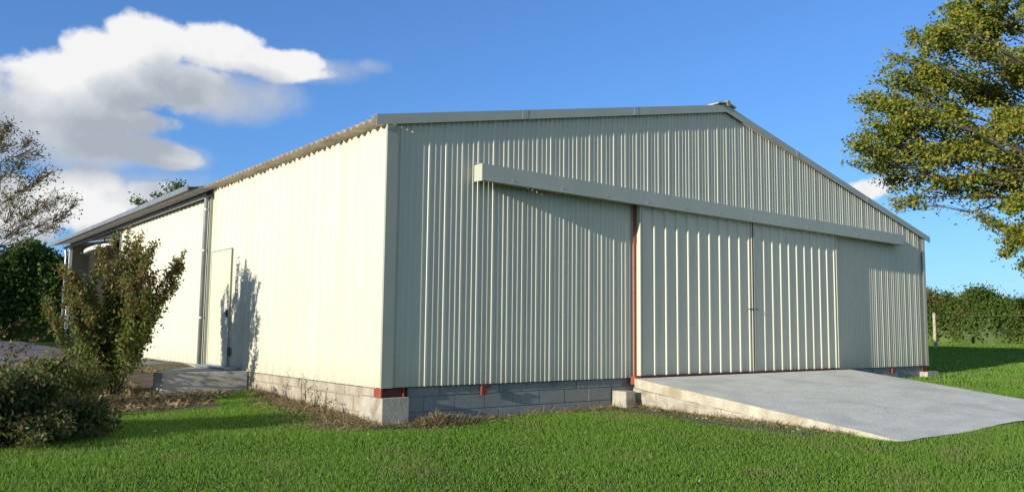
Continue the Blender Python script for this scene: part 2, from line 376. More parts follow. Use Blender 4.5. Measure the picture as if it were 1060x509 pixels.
# sliding doors, hung outside the wall
SUN_D = .23; DY = -.13
def sliding_door(x0, x1, seed, edge):
    z0, z1 = .035, 2.83
    pts = [(x0, .0)]; n = 11; pitch = (x1-x0-.16)/10
    for i in range(n):
        c = x0 + .045 + i*pitch + .0
        for q, h in ((0,0),(.018,1),(.05,1),(.066,0)): pts.append((c+q, .030*h))
    pts.append((x1, 0)); pts = sorted(pts)
    o = clad(pts, lambda t, d, z: (t, DY-d+.034, z), z0, lambda t: z1).build('sliding_door', M['cream'], barn)
    mb = MB(); mb.box(x0-.002, x0+.022, DY-.006, -.06, z0, z1); mb.box(x1-.022, x1+.002, DY-.004, -.06, z0, z1)
    mb.each('edge_strip', M['cream'] if edge else M['trim'], o)
    mb = MB(); mb.box(x0, x1, DY+.0, -.06, z0-.03, z0-.004); mb.build('bottom_rail', M['darkred'], o)
    return o
dl = sliding_door(4.66, 7.745, 1, True); dr = sliding_door(7.785, 10.74, 2, True)
mb = MB(); mb.box(7.7475, 7.7825, -.134, -.06, .01, 2.80); mb.build('door_gap', M['black'], barn)
mb = MB(); mb.box(7.60, 7.742, DY-.004, DY-.0, 1.17, 1.185); mb.tube([(7.70,DY-.01,1.18),(7.70,DY-.035,1.18)], .014, 8); mb.build('handle', M['dark'], dl)
mb = MB(); mb.box(7.79, 7.93, DY-.004, DY-.0, 1.17, 1.185); mb.build('handle', M['dark'], dr)
# red door post with its foot
mb = MB(); mb.box(4.60, 4.645, -.062, -.036, -.02, 2.84); mb.build('door_post', M['red'], barn)
mb = MB(); mb.box(4.53, 4.655, -.15, -.036, -.10, .03); mb.build('post_foot', M['red'], barn)
mb = MB(); mb.box(4.66, 10.95, -.15, -.055, -.03, -.002); mb.build('floor_rail', M['darkred'], barn)
# long track cover above the doors
x0, x1 = 1.36, 13.52; ya, yb, za, zb = -.225, -.038, 2.80, 3.035
mb = MB()
mb.box(x0, x1, ya, ya+.004, za, zb); mb.box(x0, x0+.004, ya+.004, yb, za, zb+.0); mb.box(x1-.004, x1, ya+.004, yb, za, zb)
mb.add([(x0,ya,zb),(x1,ya,zb),(x1,yb,zb+.03),(x0,yb,zb+.03),(x0,ya+.004,zb-.004),(x1,ya+.004,zb-.004),(x1,yb,zb+.026),(x0,yb,zb+.026)],
       [(0,1,2,3),(4,7,6,5),(0,4,5,1),(3,2,6,7),(0,3,7,4),(1,5,6,2)])
mb.box(x0, x1, ya-.010, ya, za-.0, za+.012); mb.box(x0, x1, ya, ya+.05, za-.004, za-.0)
tc = mb.build('track_cover', M['trim'], barn)
mb = MB()
for i in range(13): mb.tube([(1.9+i*.95, ya-.0, 2.86),(1.9+i*.95, ya-.008, 2.86)], .011, 8)
mb.each('bolt', M['steel'], tc)
mb = MB(); mb.box(x0+.1, x1-.1, -.17, -.06, 2.842, 2.90); mb.build('door_track', M['zinc'], tc)

# side: service door outline with latch, sill, pipe and gutter
mb = MB(); dz = 2.16
mb.box(-.040,-.034, 5.53, 6.62, dz, dz+.022); mb.box(-.040,-.034, 6.60, 6.62, .0, dz); mb.box(-.038,-.034,5.53,5.538,.0,dz)
sd = mb.build('service_door', M['corner'], barn)
mb = MB(); mb.box(-.034,-.030,5.54,6.60,.01,dz-.002); mb.build('leaf', M['cream'], sd)
mb = MB(); mb.box(-.055,-.036,5.60,5.66,.92,1.04); mb.box(-.09,-.055,5.61,5.63,.98,1.0); mb.build('latch', M['dark'], sd)
mb = MB(); mb.box(-.045,-.034,5.42,5.52,.22,.38); mb.build('socket_box', M['dark'], barn)
mb = MB(); mb.box(-.28,-.036,4.95,6.55,.006,.045); mb.build('sill', M['zinc'], barn, bevel=.006)
GX, GZ = -.115, 3.31
mb = MB(); prof = [(math.cos(a)*.060, math.sin(a)*.060) for a in np.linspace(math.pi, 2*math.pi, 10)]
pp = prof + [(p[0]*.93, p[1]*.93) for p in prof[::-1]]
mb.prism(pp, lambda p: (GX+p[0], Y1-.12, GZ+p[1]), lambda p: (GX+p[0], LY+.25, GZ+p[1]))
gut = mb.build('gutter', M['zinc'], barn, smooth=False)
mb = MB(); yy = Y1+.3
while yy < LY: mb.box(GX-.064, GX+.11, yy, yy+.025, GZ, GZ+.008); yy += 1.3
mb.each('gutter_bracket', M['zinc'], gut)
mb = MB(); mb.box(-.535, -.50, Y1-.16, LY+.32, 3.325, 3.43); mb.build('eaves_fascia', M['pipe'], barn, bevel=.008)
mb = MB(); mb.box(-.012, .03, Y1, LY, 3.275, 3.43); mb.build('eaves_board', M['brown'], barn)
mb = MB(); mb.tube([(GX, LY+.1, GZ-.04),(GX, LY+.1, GZ-.12),(-.10,LY+.06,GZ-.25),(-.10,LY+.06,.0)], .04, 10)
mb.build('downpipe', M['zinc'], barn, smooth=True)
mb = MB(); mb.tube([(GX, Y1, GZ-.03),(-.11,Y1,3.2),(-.11,Y1,3.0),(-.11,Y1,.02)], .042, 12)
dp = mb.build('downpipe', M['pipe'], barn, smooth=True)
for zz in (.9, 2.2, 3.0):
    mb = MB(); mb.tube([(-.11,Y1,zz),(-.11,Y1,zz+.03)], .048, 12); mb.build('pipe_clip', M['zinc'], dp)
# open bay at the far end
mb = MB(); mb.box(-.03, .05, Y2, Y2+.05, 0, 3.27); mb.build('bay_post', M['tan'], barn)
mb = MB(); mb.box(-.045, .045, LY-.16, LY-.07, 0, 3.275); mb.build('bay_post', M['white'], barn)
mb = MB(); mb.box(1.35, 1.43, LY-.22, LY-.14, 0, 3.4); mb.build('bay_post', M['white'], barn)
mb = MB(); mb.box(.05, 1.34, LY-.12, LY-.06, 0, 3.38); mb.build('bay_panel', M['tan'], barn)
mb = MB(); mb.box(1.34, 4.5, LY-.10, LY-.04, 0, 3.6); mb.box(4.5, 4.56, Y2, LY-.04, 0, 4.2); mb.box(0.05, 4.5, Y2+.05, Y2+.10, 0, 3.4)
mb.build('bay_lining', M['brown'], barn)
# long white board stored high in the bay
t = thing('storage_board', (1.2, 18.0, 2.75), 'long white rounded board stored high under the roof of the open bay', 'board')
mb = MB(); n = 16
outl = [(math.cos(a)*.33*(1 if abs(math.sin(a)) < .9 else 1), math.sin(a)*1.75) for a in np.linspace(0, 2*math.pi, 28, endpoint=False)]
mb.prism(outl, lambda p: (.42+p[0]*.8, 18.7+p[1]*1.1, 3.06), lambda p: (.42+p[0]*.8, 18.7+p[1]*1.1, 3.20))
mb.build('hull', M['white'], t, bevel=.05)
mb = MB(); mb.box(.10, .80, 17.6, 17.65, 3.03, 3.06); mb.box(.10, .80, 19.8, 19.85, 3.03, 3.06)
mb.box(.77, .80, 17.6, 17.65, 3.06, 3.6); mb.box(.77, .80, 19.8, 19.85, 3.06, 3.6); mb.each('hanger', M['tan'], t)

# ------------------------------------------------------------------ concrete ramp, block and step
ramp = thing('concrete_ramp', (7.8,-2.2,-.45), 'wide pale concrete ramp sloping down from the sliding doors to the lawn', 'ramp')
RX0, RX1, RY = 4.50, 11.12, -4.42
mb = MB(); ny = 26; nx = 24
rr = random.Random(3)
jl = [rr.uniform(-.02, .02) for _ in range(ny+1)]; je = [rr.uniform(-.03, .03) for _ in range(nx+1)]
def rz(y):
    t = min(1, max(0, (-.15-y)/(-.15-RY))); return -.002 - .50*t - (.03*max(0, (t-.93)/.07)**2)
V = []; 
for lay in (0, 1):
    for i in range(nx+1):
        for j in range(ny+1):
            y = -.155 + (RY+.155)*j/ny; x = RX0 + (RX1-RX0)*i/nx
            if j == ny: y += je[i]
            if i == 0: x += jl[j]
            if i == 0 and j == ny: x += .12; y += .06
            V.append((x, y, rz(y)-(0 if lay == 0 else .15)))
S = (nx+1)*(ny+1); idx = lambda l, i, j: l*S + i*(ny+1)+j
F = [(idx(0,i,j), idx(0,i,j+1), idx(0,i+1,j+1), idx(0,i+1,j)) for i in range(nx) for j in range(ny)]
for j in range(ny): F += [(idx(0,0,j), idx(1,0,j), idx(1,0,j+1), idx(0,0,j+1)), (idx(0,nx,j), idx(0,nx,j+1), idx(1,nx,j+1), idx(1,nx,j))]
for i in range(nx): F += [(idx(0,i,ny), idx(1,i,ny), idx(1,i+1,ny), idx(0,i+1,ny)), (idx(0,i,0), idx(0,i+1,0), idx(1,i+1,0), idx(1,i,0))]
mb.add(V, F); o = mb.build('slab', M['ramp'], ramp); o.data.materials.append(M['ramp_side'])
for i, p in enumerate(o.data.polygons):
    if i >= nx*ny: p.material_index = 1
# block courses under the slab edge
mb = MB(); y = -.10; r = random.Random(8)
for k, (z1, z0) in enumerate(((-.158,-.335),(-.345,-.54))):
    y = -.10 - (.22 if k else 0)
    while y > -3.6:
        y2 = y-.49; zt = min(z1, min(rz(y), rz(y2))-.155)
        if zt - z0 > .03: mb.box(RX0+.012+r.uniform(-.012,.012), RX0+.2, y2+.006, y-.006, z0, zt)
        y -= .5
mb.build('blocks', M['pier'], ramp, bevel=.006)
mb = MB(); mb.add([(RX0+.02,-.10,-.6),(RX0+.02,RY+.5,-.62),(RX0+.02,RY+.5,rz(RY+.5)-.15),(RX0+.02,-.10,-.16),(RX1-.02,-.10,-.6),(RX1-.02,RY+.5,-.62),(RX1-.02,RY+.5,rz(RY+.5)-.15),(RX1-.02,-.10,-.16)],
   [(0,1,2,3),(4,7,6,5),(0,4,5,1),(1,5,6,2),(2,6,7,3),(3,7,4,0)]); mb.build('bedding', M['pier'], ramp)
mb = MB(); mb.box(4.14, 4.36, -.30, -.0, -.7, -.185); o = mb.build('concrete_block', M['pier'], bevel=.012)
tag(o, 'small upright concrete block beside the ramp below the red door post', 'block')
# step slab at the service door
mb = MB(); pts = [(-1.46,4.86),(-1.36,4.68),(-.02,4.52),(-.02,6.70),(-.52,6.2),(-1.02,5.55)]
mb.prism(pts, lambda p: (p[0], p[1], -.45), lambda p: (p[0], p[1], .0))
o = mb.build('concrete_step', M['step'], bevel=.015)
tag(o, 'grey concrete step slab on the ground under the service door, beside the bare shrub bed', 'step')

# ------------------------------------------------------------------ vegetation
def leaf_quads(c, size, rng, asp=.55, up=0.):
    n = len(c); a = rng.normal(size=(n,3)); a[:,2] += up; a /= np.linalg.norm(a, axis=1)[:,None]
    b = rng.normal(size=(n,3)); b -= a*(a*b).sum(1)[:,None]; b /= np.linalg.norm(b, axis=1)[:,None]
    s = size*rng.uniform(.65, 1.3, n)[:,None]
    V = np.stack([c-a*s*.5, c+b*s*asp*.5, c+a*s*.5, c-b*s*asp*.5], 1).reshape(-1,3)
    return V, np.arange(4*n).reshape(-1,4)
def foliage(name, c, size, m, parent=None, rng=RNG, asp=.6, up=0.):
    V, F = leaf_quads(np.asarray(c), size, rng, asp, up); return np_mesh(name, V, F, m, parent)
def curve(a, b, rng, sag=.1, n=6):
    a = np.array(a, float); b = np.array(b, float); L = np.linalg.norm(b-a); off = rng.normal(size=3)*L*sag
    return [tuple(a+(b-a)*t + off*math.sin(math.pi*t) + rng.normal(size=3)*L*.015*(0 < t < 1)) for t in np.linspace(0, 1, n)]

# view of the place from where the photograph was taken
CAM = np.array([-5.1466,-9.0577,.7568]); YAW = .67364
def polar(az_px, dist):
    a = YAW + math.atan((az_px-530)/832.6); return np.array([CAM[0]+dist*math.sin(a), CAM[1]+dist*math.cos(a)])

def tree(name, label, base, height, clumps, leafm, lsize, per, spread, group=None, trunk_r=.22, twigs=7, barkm='bark', rng=None, fork=.35, twl=1.0, limb=.011, dress=0):
    """clumps: (dx, dy, z above base, radius)"""
    rng = rng or np.random.default_rng(5)
    bx, by = base; bz = gz(bx, by)-.1
    t = thing(name, (bx,by,bz), label, 'tree', group)
    mb = MB(); nseg = 7; tp = []
    for i in range(nseg+1):
        k = i/nseg; tp.append((bx+rng.normal()*.07*k*height/6, by+rng.normal()*.07*k*height/6, bz+height*.8*k))
    mb.tube(tp, [trunk_r*(1.25 if i == 0 else 1)*(1-.85*i/nseg) for i in range(nseg+1)], 9)
    pts = []
    for (dx, dy, dzz, R) in clumps:
        c = np.array([bx+dx, by+dy, bz+dzz])
        k = min(.95, max(fork, (dzz - .55*math.hypot(dx, dy))/(height*.8))); i = k*nseg; i0 = min(nseg-1, int(i))
        s = np.array(tp[i0])*(1-(i-i0)) + np.array(tp[i0+1])*(i-i0)
        cv = curve(s, c, rng, .07, 7); L = np.linalg.norm(c-s)
        r0 = min(trunk_r*(1-.8*k), limb*L+.012)
        mb.tube(cv, [max(.012, r0*(1-.85*q/6)) for q in range(7)], 5, False)
        if dress:
            ca = np.array(cv); u = rng.uniform(2.2, 5.99, int(dress*L)); i0_ = u.astype(int); f_ = (u-i0_)[:,None]
            pts.append(ca[i0_]*(1-f_)+ca[i0_+1]*f_ + rng.normal(size=(len(u),3))*.26)
        for q in range(twigs):
            d = rng.normal(size=3); d /= np.linalg.norm(d); d[2] = d[2]*.8+.1
            e = c + d*R*rng.uniform(.55, 1.0)
            st = np.array(cv[int(rng.integers(4, 7))])
            tw = curve(st, e, rng, .08, 4); mb.tube(tw, [.014*twl,.011*twl,.008*twl,.004*twl], 3, False)
            m_ = int(per*(R**1.3)*rng.uniform(.5, 1.5)/twigs)
            u = rng.uniform(.35, 1.12, m_); base_pts = st[None]*(1-u[:,None]) + e[None]*u[:,None]
            pts.append(base_pts + rng.normal(size=(m_,3))*spread*np.array([1,1,.8]))
    mb.build('trunk', M[barkm], t)
    foliage('crown', np.concatenate(pts), lsize, M[leafm], t, rng)
    return t

# big tree on the right (screen-left, depth and height in metres around the trunk)
rv = np.array([math.cos(YAW), -math.sin(YAW)]); fv = np.array([math.sin(YAW), math.cos(YAW)])
TD = 26.0
def from_view(px, py, depth):
    """point seen at photo pixel px,py at a depth in metres"""
    F = np.array([math.cos(.0928)*math.sin(YAW), math.cos(.0928)*math.cos(YAW), math.sin(.0928)]); R_ = np.array([rv[0], rv[1], 0.]); U = np.cross(R_, F)
    c, s = math.cos(.01129), math.sin(.01129); R2 = c*R_+s*U; U2 = -s*R_+c*U
    return CAM + depth*(F + R2*(px-530)/832.6 - U2*(py-263.1)/832.6)
tb = from_view(1140, 350, TD)
rngt = np.random.default_rng(21); cl = []
spots = [(893,150,16),(905,128,14),(915,165,18),(905,105,16),(925,190,15),(930,212,8),(935,140,22),(935,110,20),(918,82,15),(945,80,22),(955,45,20),(985,30,22),
 (965,165,22),(960,190,14),(975,120,22),(985,80,24),(1000,15,24),(1010,50,26),(1030,25,26),(1020,95,24),(1005,150,22),(1000,185,14),(1035,130,26),(1050,70,28),
 (985,198,9),(1010,205,10),(1055,170,24),(1035,185,16),(1050,215,16),(1055,245,16),(1042,262,9),(1062,275,9),(1030,232,7),(1075,120,30),(1080,200,26),(1090,20,30),
 (1060,-20,34),(1020,-25,28),(1110,80,40),(1110,160,40),(1100,-60,45),(1150,-20,45),(1150,60,45),(1180,130,45),(1190,10,45),(1160,-90,45),(1085,255,18),(1200,200,40),(1240,80,45),(1240,160,40),
 (890,168,8),(928,60,9),(1012,222,6),(945,205,7)]
for (px, py, rp_) in spots:
    for rep in range(2 if rp_ > 15 else 1):
        dd = TD + rngt.uniform(-1, 1)*min(4.0, rp_/32*3.2)
        P = from_view(px+rngt.uniform(-3,3)*rep, py+rngt.uniform(-3,3)*rep, dd)
        cl.append((P[0]-tb[0], P[1]-tb[1], P[2]-gz(tb[0], tb[1])+.1, rp_/32*dd/TD))
tree('broadleaf_tree', 'tall broadleaf tree with yellow green autumn leaves leaning over the right end of the barn', (tb[0], tb[1]), 14, cl, 'leaf_poplar', .115, 1950, .11, None, .34, 9, 'bark', rngt, fork=.5, limb=.0065, dress=16)

# thin tree on the far left, mostly bare twigs
def clump_tree(name, label, cx, depth, height, spots, leafm, ls, per, spread, seed, **k):
    b = from_view(cx, 345, depth); r = np.random.default_rng(seed); c_ = []
    s = depth/832.6
    for (px, py, rp_) in spots:
        P = from_view(px, py, depth+r.uniform(-1,1)*rp_*s*1.0); c_.append((P[0]-b[0], P[1]-b[1], P[2]-gz(b[0], b[1])+.1, rp_*s))
    return tree(name, label, (b[0], b[1]), height, c_, leafm, ls, per, spread, rng=r, **k)
clump_tree('sparse_tree', 'sparse half bare tree with thin twigs behind the dark hedge at the far left', -22, 27, 8.5,
  [(5,150,20),(0,180,25),(22,170,20),(35,190,20),(45,210,18),(20,215,22),(60,205,15),(55,235,15),(68,222,12),(-20,150,30),(-30,200,30),(15,240,20),(40,160,12),(8,130,10),(-25,240,30),(30,145,10),(10,205,20),(30,225,18),(5,130,14),(50,180,14),(78,208,8)],
  'leaf_sparse', .085, 400, .15, 31, trunk_r=.12, twigs=36, barkm='pale_twig', twl=.85, limb=.005, fork=.25)
clump_tree('broadleaf_tree', 'green tree top just showing over the gutter of the barn roof at the left', 178, 42, 9.0,
  [(178,196,9),(186,190,5),(165,205,10),(150,212,8),(195,205,12),(140,208,5),(170,220,16),(190,225,18),(210,215,14),(150,230,16)], 'leaf_dark', .16, 500, .14, 32, trunk_r=.2, twigs=8)

def hedge(name, label, P0, P1, thick, h, n, leafm, ls, seed, lump=.35, category='hedge', density_f=None):
    r = np.random.default_rng(seed); P0 = np.array(P0); P1 = np.array(P1); L = np.linalg.norm(P1-P0); d = (P1-P0)/L; nn = np.array([-d[1], d[0]])
    t = thing(name, (*((P0+P1)/2), gz(*((P0+P1)/2))), label, category)
    def surf(s, a):   # s along, a angle over the section 0..pi
        w = 1 + lump*(np.sin(s*1.3+1.7*np.sin(a*2.1+seed))*.5 + np.sin(s*3.1+a*3+seed)*.3 + np.sin(s*7.3-a*5)*.2)
        ca = np.cos(a); sa = np.sin(a); hh = h(s) if callable(h) else h
        tp_ = np.sqrt(np.clip(1-np.abs(2*s/L-1)**(max(2, L*1.2)), .01, 1)); w = w*tp_
        off = np.sign(ca)*np.abs(ca)**.6*thick*w; z = np.abs(sa)**.5*hh*(1+(w-1)*.35)*tp_**.5
        return off, z
    u = r.uniform(0, 1, n); s = (density_f(u) if density_f else u)*L; a = r.uniform(0, math.pi, n); off, z = surf(s, a)
    k = 1 - np.abs(r.normal(size=n))*.13
    gx = P0[0]+d[0]*s+nn[0]*off*k; gy = P0[1]+d[1]*s+nn[1]*off*k
    c = np.stack([gx, gy, ground(gx, gy)+z*(1-(1-k)*.6)], -1) + r.normal(size=(n,3))*.10*r.uniform(.3,1.9,(n,1))
    foliage('foliage', c, ls, M[leafm], t, r)
    # dense inner mass of stems
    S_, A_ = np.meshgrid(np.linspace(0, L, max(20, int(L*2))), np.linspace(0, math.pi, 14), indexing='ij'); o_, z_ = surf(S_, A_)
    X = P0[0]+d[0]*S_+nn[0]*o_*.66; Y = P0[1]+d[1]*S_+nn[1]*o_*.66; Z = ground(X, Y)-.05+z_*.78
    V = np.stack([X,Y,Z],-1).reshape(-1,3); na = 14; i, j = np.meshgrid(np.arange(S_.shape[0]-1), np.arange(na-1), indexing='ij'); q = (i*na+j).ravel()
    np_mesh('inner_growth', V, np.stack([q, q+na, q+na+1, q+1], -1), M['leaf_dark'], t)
    # shoots standing out of the top
    mb = MB()
    for q in range(int(L*1.8)):
        s0 = r.uniform(0, L); hh = h(s0) if callable(h) else h; p = P0+d*s0+nn*r.uniform(-.4,.4)*thick; z0 = gz(*p)+hh*.9
        mb.tube(curve((p[0],p[1],z0), (p[0]+r.normal()*.3, p[1]+r.normal()*.3, z0+r.uniform(.3,.95)), r, .1, 4), [.014,.011,.008,.004], 3, False)
    mb.each('shoot', M['twig'], t)
    return t
hedge('hedge', 'long clipped green hedge behind the wire fence beyond the right end of the barn', (34,-22), (35,40), 1.1, lambda s: 1.95+.16*np.sin(s*.9)+.12*np.sin(s*2.3), 90000, 'leaf_hedge', .13, 41, .5,
      density_f=lambda u: np.where(u < .75, .30+.32*u/.75, np.where(u < .875, (u-.75)/.125*.30, .62+(u-.875)/.125*.38)))
P = from_view(1025, 350, 36)
t = hedge('bush', 'tall rounded bush in front of the hedge line under the big tree', (P[0]-1.0,P[1]+1.2), (P[0]+1.8,P[1]-3.4), 1.0, lambda s: 2.2+.25*np.sin(s*1.6+.5), 16000, 'leaf_hedge', .12, 43, category='bush')
hedge('hedge', 'dark green overgrown hedge beyond the gravel yard at the far left', (-30,31), (2.5,30), 1.3, lambda s: 4.1+.5*np.sin(s*.8)+.3*np.sin(s*2.1+1), 70000, 'leaf_dark', .17, 42,
      density_f=lambda u: np.where(u < .8, .68+.32*u/.8, (u-.8)/.2*.68))

# wire fence in front of the right-hand hedge
fe = thing('wire_fence', (25,4,0), 'low wire fence on pale concrete posts in front of the right hedge', 'fence')
FP = from_view(968, 348, 32.5); fx, fy = FP[0], FP[1]
for k in range(-5, 6):
    yk = fy + k*4.6; z = gz(fx, yk); mb = MB(); mb.box(fx-.05, fx+.05, yk-.05, yk+.05, z-.2, z+1.42)
    mb.add([(fx-.05,yk-.05,z+1.42),(fx+.05,yk-.05,z+1.42),(fx+.05,yk+.05,z+1.42),(fx-.05,yk+.05,z+1.42),(fx,yk,z+1.45)], [(0,1,4),(1,2,4),(2,3,4),(3,0,4)])
    mb.build('post', M['stone'], fe)
for hz in (.7, 1.32):
    mb = MB(); mb.tube([(fx-.06, fy+k*4.6, gz(fx, fy+k*4.6)+hz) for k in range(-5, 6)], .0018, 4, False); mb.build('wire', M['wire'], fe)

def shrub(name, label, base, stems, leafm, ls, redm=None, seed=1, spread=.055, per=90, sub=5, r0=.016, lo=.15, redfrom=.72, tip=1.0):
    r = np.random.default_rng(seed); bx, by = base; bz = gz(bx, by)-.03
    t = thing(name, (bx,by,bz), label, 'shrub'); mb = MB(); P = []; Q = []
    for (dx, dy, h, w) in stems:
        s = np.array([bx+r.normal()*.09, by+r.normal()*.09, bz]); e = np.array([bx+dx, by+dy, bz+h])
        cv = curve(s, e, r, .08, 8); mb.tube(cv, [r0*(1-.8*q/7) for q in range(8)], 4, False); cv = np.array(cv)
        segs = [(cv[k], cv[k+1], (k+1)/7) for k in range(1, 7)]
        for q in range(sub):
            k = int(r.integers(2, 7)); d = r.normal(size=3); d[2] = abs(d[2])+.7; d /= np.linalg.norm(d)
            e2 = cv[k] + d*w*r.uniform(.5,1.1)*(1.15-k/9); mb.tube([tuple(cv[k]), tuple((cv[k]+e2)/2+r.normal(size=3)*.015), tuple(e2)], [r0*.45,r0*.3,r0*.15], 3, False)
            segs.append((cv[k], e2, (k+1)/7))
        for (a, b, f) in segs:
            n = int(per*np.linalg.norm(b-a)/.3*r.uniform(.6,1.3)); u = r.uniform(0,1.08,n)[:,None]
            pp_ = a[None]*(1-u)+b[None]*u + r.normal(size=(n,3))*spread*(1.15-.5*f)
            if f < lo*2: pp_ = pp_[: n//3]
            red = (redm is not None) & (r.uniform(size=len(pp_)) < np.clip((f-redfrom)*2.4+.01, 0, .45)) if redm else np.zeros(len(pp_), bool)
            P.append(pp_[~red]); Q.append(pp_[red])
    mb.build('stems', M['twig'], t); foliage('leaves', np.concatenate(P), ls, M[leafm], t, r, .5, .5)
    if redm: foliage('red_leaves', np.concatenate(Q), ls*.9, M[redm], t, r, .5, .6)
    return t
rs = np.random.default_rng(9)
st = []
for i in range(34):
    a = rs.uniform(0, 2*math.pi); q = rs.uniform(.1, 1.0)**.7
    dx = math.cos(a)*q*1.12; dy = math.sin(a)*q*.95; sx = dx*rv[0]+dy*rv[1]   # sideways as seen from the lawn
    st.append((dx, dy, (2.62 - .62*q**2)*rs.uniform(.74, 1.04) + .16*sx, .36))
shrub('shrub', 'tall upright shrub with reddish tips standing in front of the concrete step and open bay', (-2.03, 5.0), st, 'leaf_shrub', .060, 'leaf_red', 51, .060, 140, 7, .013, redfrom=.66)
st = []
for i in range(60):
    a = rs.uniform(0, 2*math.pi); q = rs.uniform(0, 1)**.6
    st.append((math.cos(a)*q*1.28, math.sin(a)*q*1.0, max(.12,(.78-.64*q**2.2)*rs.uniform(.65, 1.05)), .40))
shrub('shrub', 'low spreading dark green shrub on the lawn at the left edge', (-4.05, .95), st, 'leaf_low', .055, None, 52, .075, 110, 7, .009)
st = [(rs.uniform(-.5,.5), rs.uniform(-.4,.4), rs.uniform(.7,1.35), .35) for _ in range(7)]
shrub('shrub', 'loose twiggy rose bush with a few red leaves behind the low dark shrub', (-3.9, 2.6), st, 'leaf_low', .05, 'leaf_red', 53, .06, 26, 5, .007, redfrom=.3)
st = [(rs.uniform(-.9,.9), rs.uniform(-.6,.6), rs.uniform(.4,.85), .35) for _ in range(16)]
shrub('shrub', 'bushy dark shrub filling the gap between the tall reddish shrub and the low one', (-3.05, 3.6), st, 'leaf_shrub', .055, 'leaf_red', 54, .07, 60, 6, .009, redfrom=.75)
# weeds against the sunlit plinth
for k, (yy, hh) in enumerate(((1.55,.42),(1.85,.50),(1.0,.22))):
    r = np.random.default_rng(70+k); x0 = -.16-.05*k; z0 = gz(x0, yy); t = thing('weed', (x0,yy,z0), ['short dry weed with bent stalks by the sunlit block plinth', 'tallest thin weed by the sunlit block plinth', 'tiny curled weed at the foot of the plinth near the corner pier'][k], 'weed', 'weeds along the block plinth')
    mb = MB(); c = []
    for q in range(7):
        e = (x0+r.normal()*.05, yy+r.normal()*.12, z0+hh*r.uniform(.6,1.1)); cv = curve((x0,yy,z0), e, r, .12, 5); mb.tube(cv, [.004,.004,.003,.002,.001], 3, False)
        cv = np.array(cv); c.append(cv[r.integers(1,5,9)] + r.normal(size=(9,3))*.02)
    mb.build('stalks', M['twig'], t); foliage('leaves', np.concatenate(c), .035, M['leaf_sparse'], t, r)

# ------------------------------------------------------------------ grass
def blocked(x, y):
    b = (x > -.02) & (x < W+.02) & (y > -.03) & (y < LY+.1)
    b |= (x > RX0-.03) & (x < RX1+.03) & (y > RY-.02) & (y < .1)
    b |= (x > -1.5) & (y > 4.55) & (x < .1) & (y < 7)
    b |= (x > 4.08) & (x < 4.4) & (y > -.36) & (y < 0)
    b |= (x > -.05) & (x < .38) & (y > -.09) & (y < .3)
    b |= (x > W-.3) & (x < W+.3) & (y > -.18) & (y < .3)
    return b
def blades(n, rmin, rmax, a0, a1, pw, hmin, hmax, wd, seed, keep):
    r = np.random.default_rng(seed)
    # density falls with distance
    u = r.uniform(size=n); e = 2-pw; rad = (rmin**e + u*(rmax**e-rmin**e))**(1/e); az = YAW + r.uniform(a0, a1, n)
    x = CAM[0]+rad*np.sin(az); y = CAM[1]+rad*np.cos(az); k = ~blocked(x, y) & keep(x, y, r); x = x[k]; y = y[k]; rad = rad[k]; n = len(x)
    z = ground(x, y); sc = np.clip(rad/11, .9, 2.4); h = r.uniform(hmin, hmax, n)*(.85+.3*np.sin(x*1.9+y)*np.sin(y*2.3)); w = wd*sc*r.uniform(.7,1.3,n)
    th = r.uniform(0, 2*math.pi, n); lean = r.uniform(.1, .9, n)*h; ld = r.uniform(0, 2*math.pi, n)
    c, s = np.cos(th)*w*.5, np.sin(th)*w*.5
    V = np.stack([np.stack([x-c, y-s, z-.004], -1), np.stack([x+c, y+s, z-.004], -1), np.stack([x+np.cos(ld)*lean, y+np.sin(ld)*lean, z+h], -1)], 1).reshape(-1,3)
    return V, np.arange(3*n).reshape(-1,3)
def lawn_keep(x, y, r):
    q = r.uniform(size=x.shape); k = ~(yard_mask(x, y)) & ~(bed_mask(x, y) & (q > .06)) & ~(strip_mask(x, y) & (q > .25))
    return k
V1, F1 = blades(760000, 6.6, 20, -.78, .78, 1.0, .022, .052, .0085, 1, lawn_keep)
V2, F2 = blades(170000, 20, 42, .2, .85, 1.2, .04, .085, .013, 2, lawn_keep)
o = np_mesh('grass', np.concatenate([V1, V2]), np.concatenate([F1, F2+len(V1)]), M['grass']); tag(o, 'short bright green lawn grass around the barn', 'grass', kind='stuff')
# dry cut grass and debris along the foot of the walls
def debris(n, fn, hm, seed, name, label, m, wd=.008, ls=1):
    r = np.random.default_rng(seed); x, y, zo = fn(n, r); n = len(x); z = ground(x, y)+zo; ln = r.uniform(.04,.14,n)*ls; th = r.uniform(0,2*math.pi,n); el = r.normal(size=n)*.35+.15
    d = np.stack([np.cos(th)*np.cos(el), np.sin(th)*np.cos(el), np.sin(el)], -1)*ln[:,None]; c = np.stack([x,y,z+.01],-1)
    pr = np.stack([-np.sin(th), np.cos(th), r.normal(size=n)*.5], -1)*wd*.5
    V = np.stack([c-pr, c+pr, c+d+pr*.5, c+d-pr*.5], 1).reshape(-1,3)
    return tag(np_mesh(name, V, np.arange(4*n).reshape(-1,4), m), label, 'debris', kind='stuff')
def f_side(n, r):
    y = r.uniform(-.35, 4.2, n)**1.0; w = .52*np.clip((4.4-y)/2.5, .2, 1.3); x = -np.abs(r.normal(size=n))*w*.6-.03; zo = r.uniform(0,.05,n)*np.exp(-((x+.3)/.3)**2); return x, y, zo
debris(5000, f_side, .05, 61, 'dry_grass', 'brown dry grass clippings along the sunlit side plinth', M['straw'])
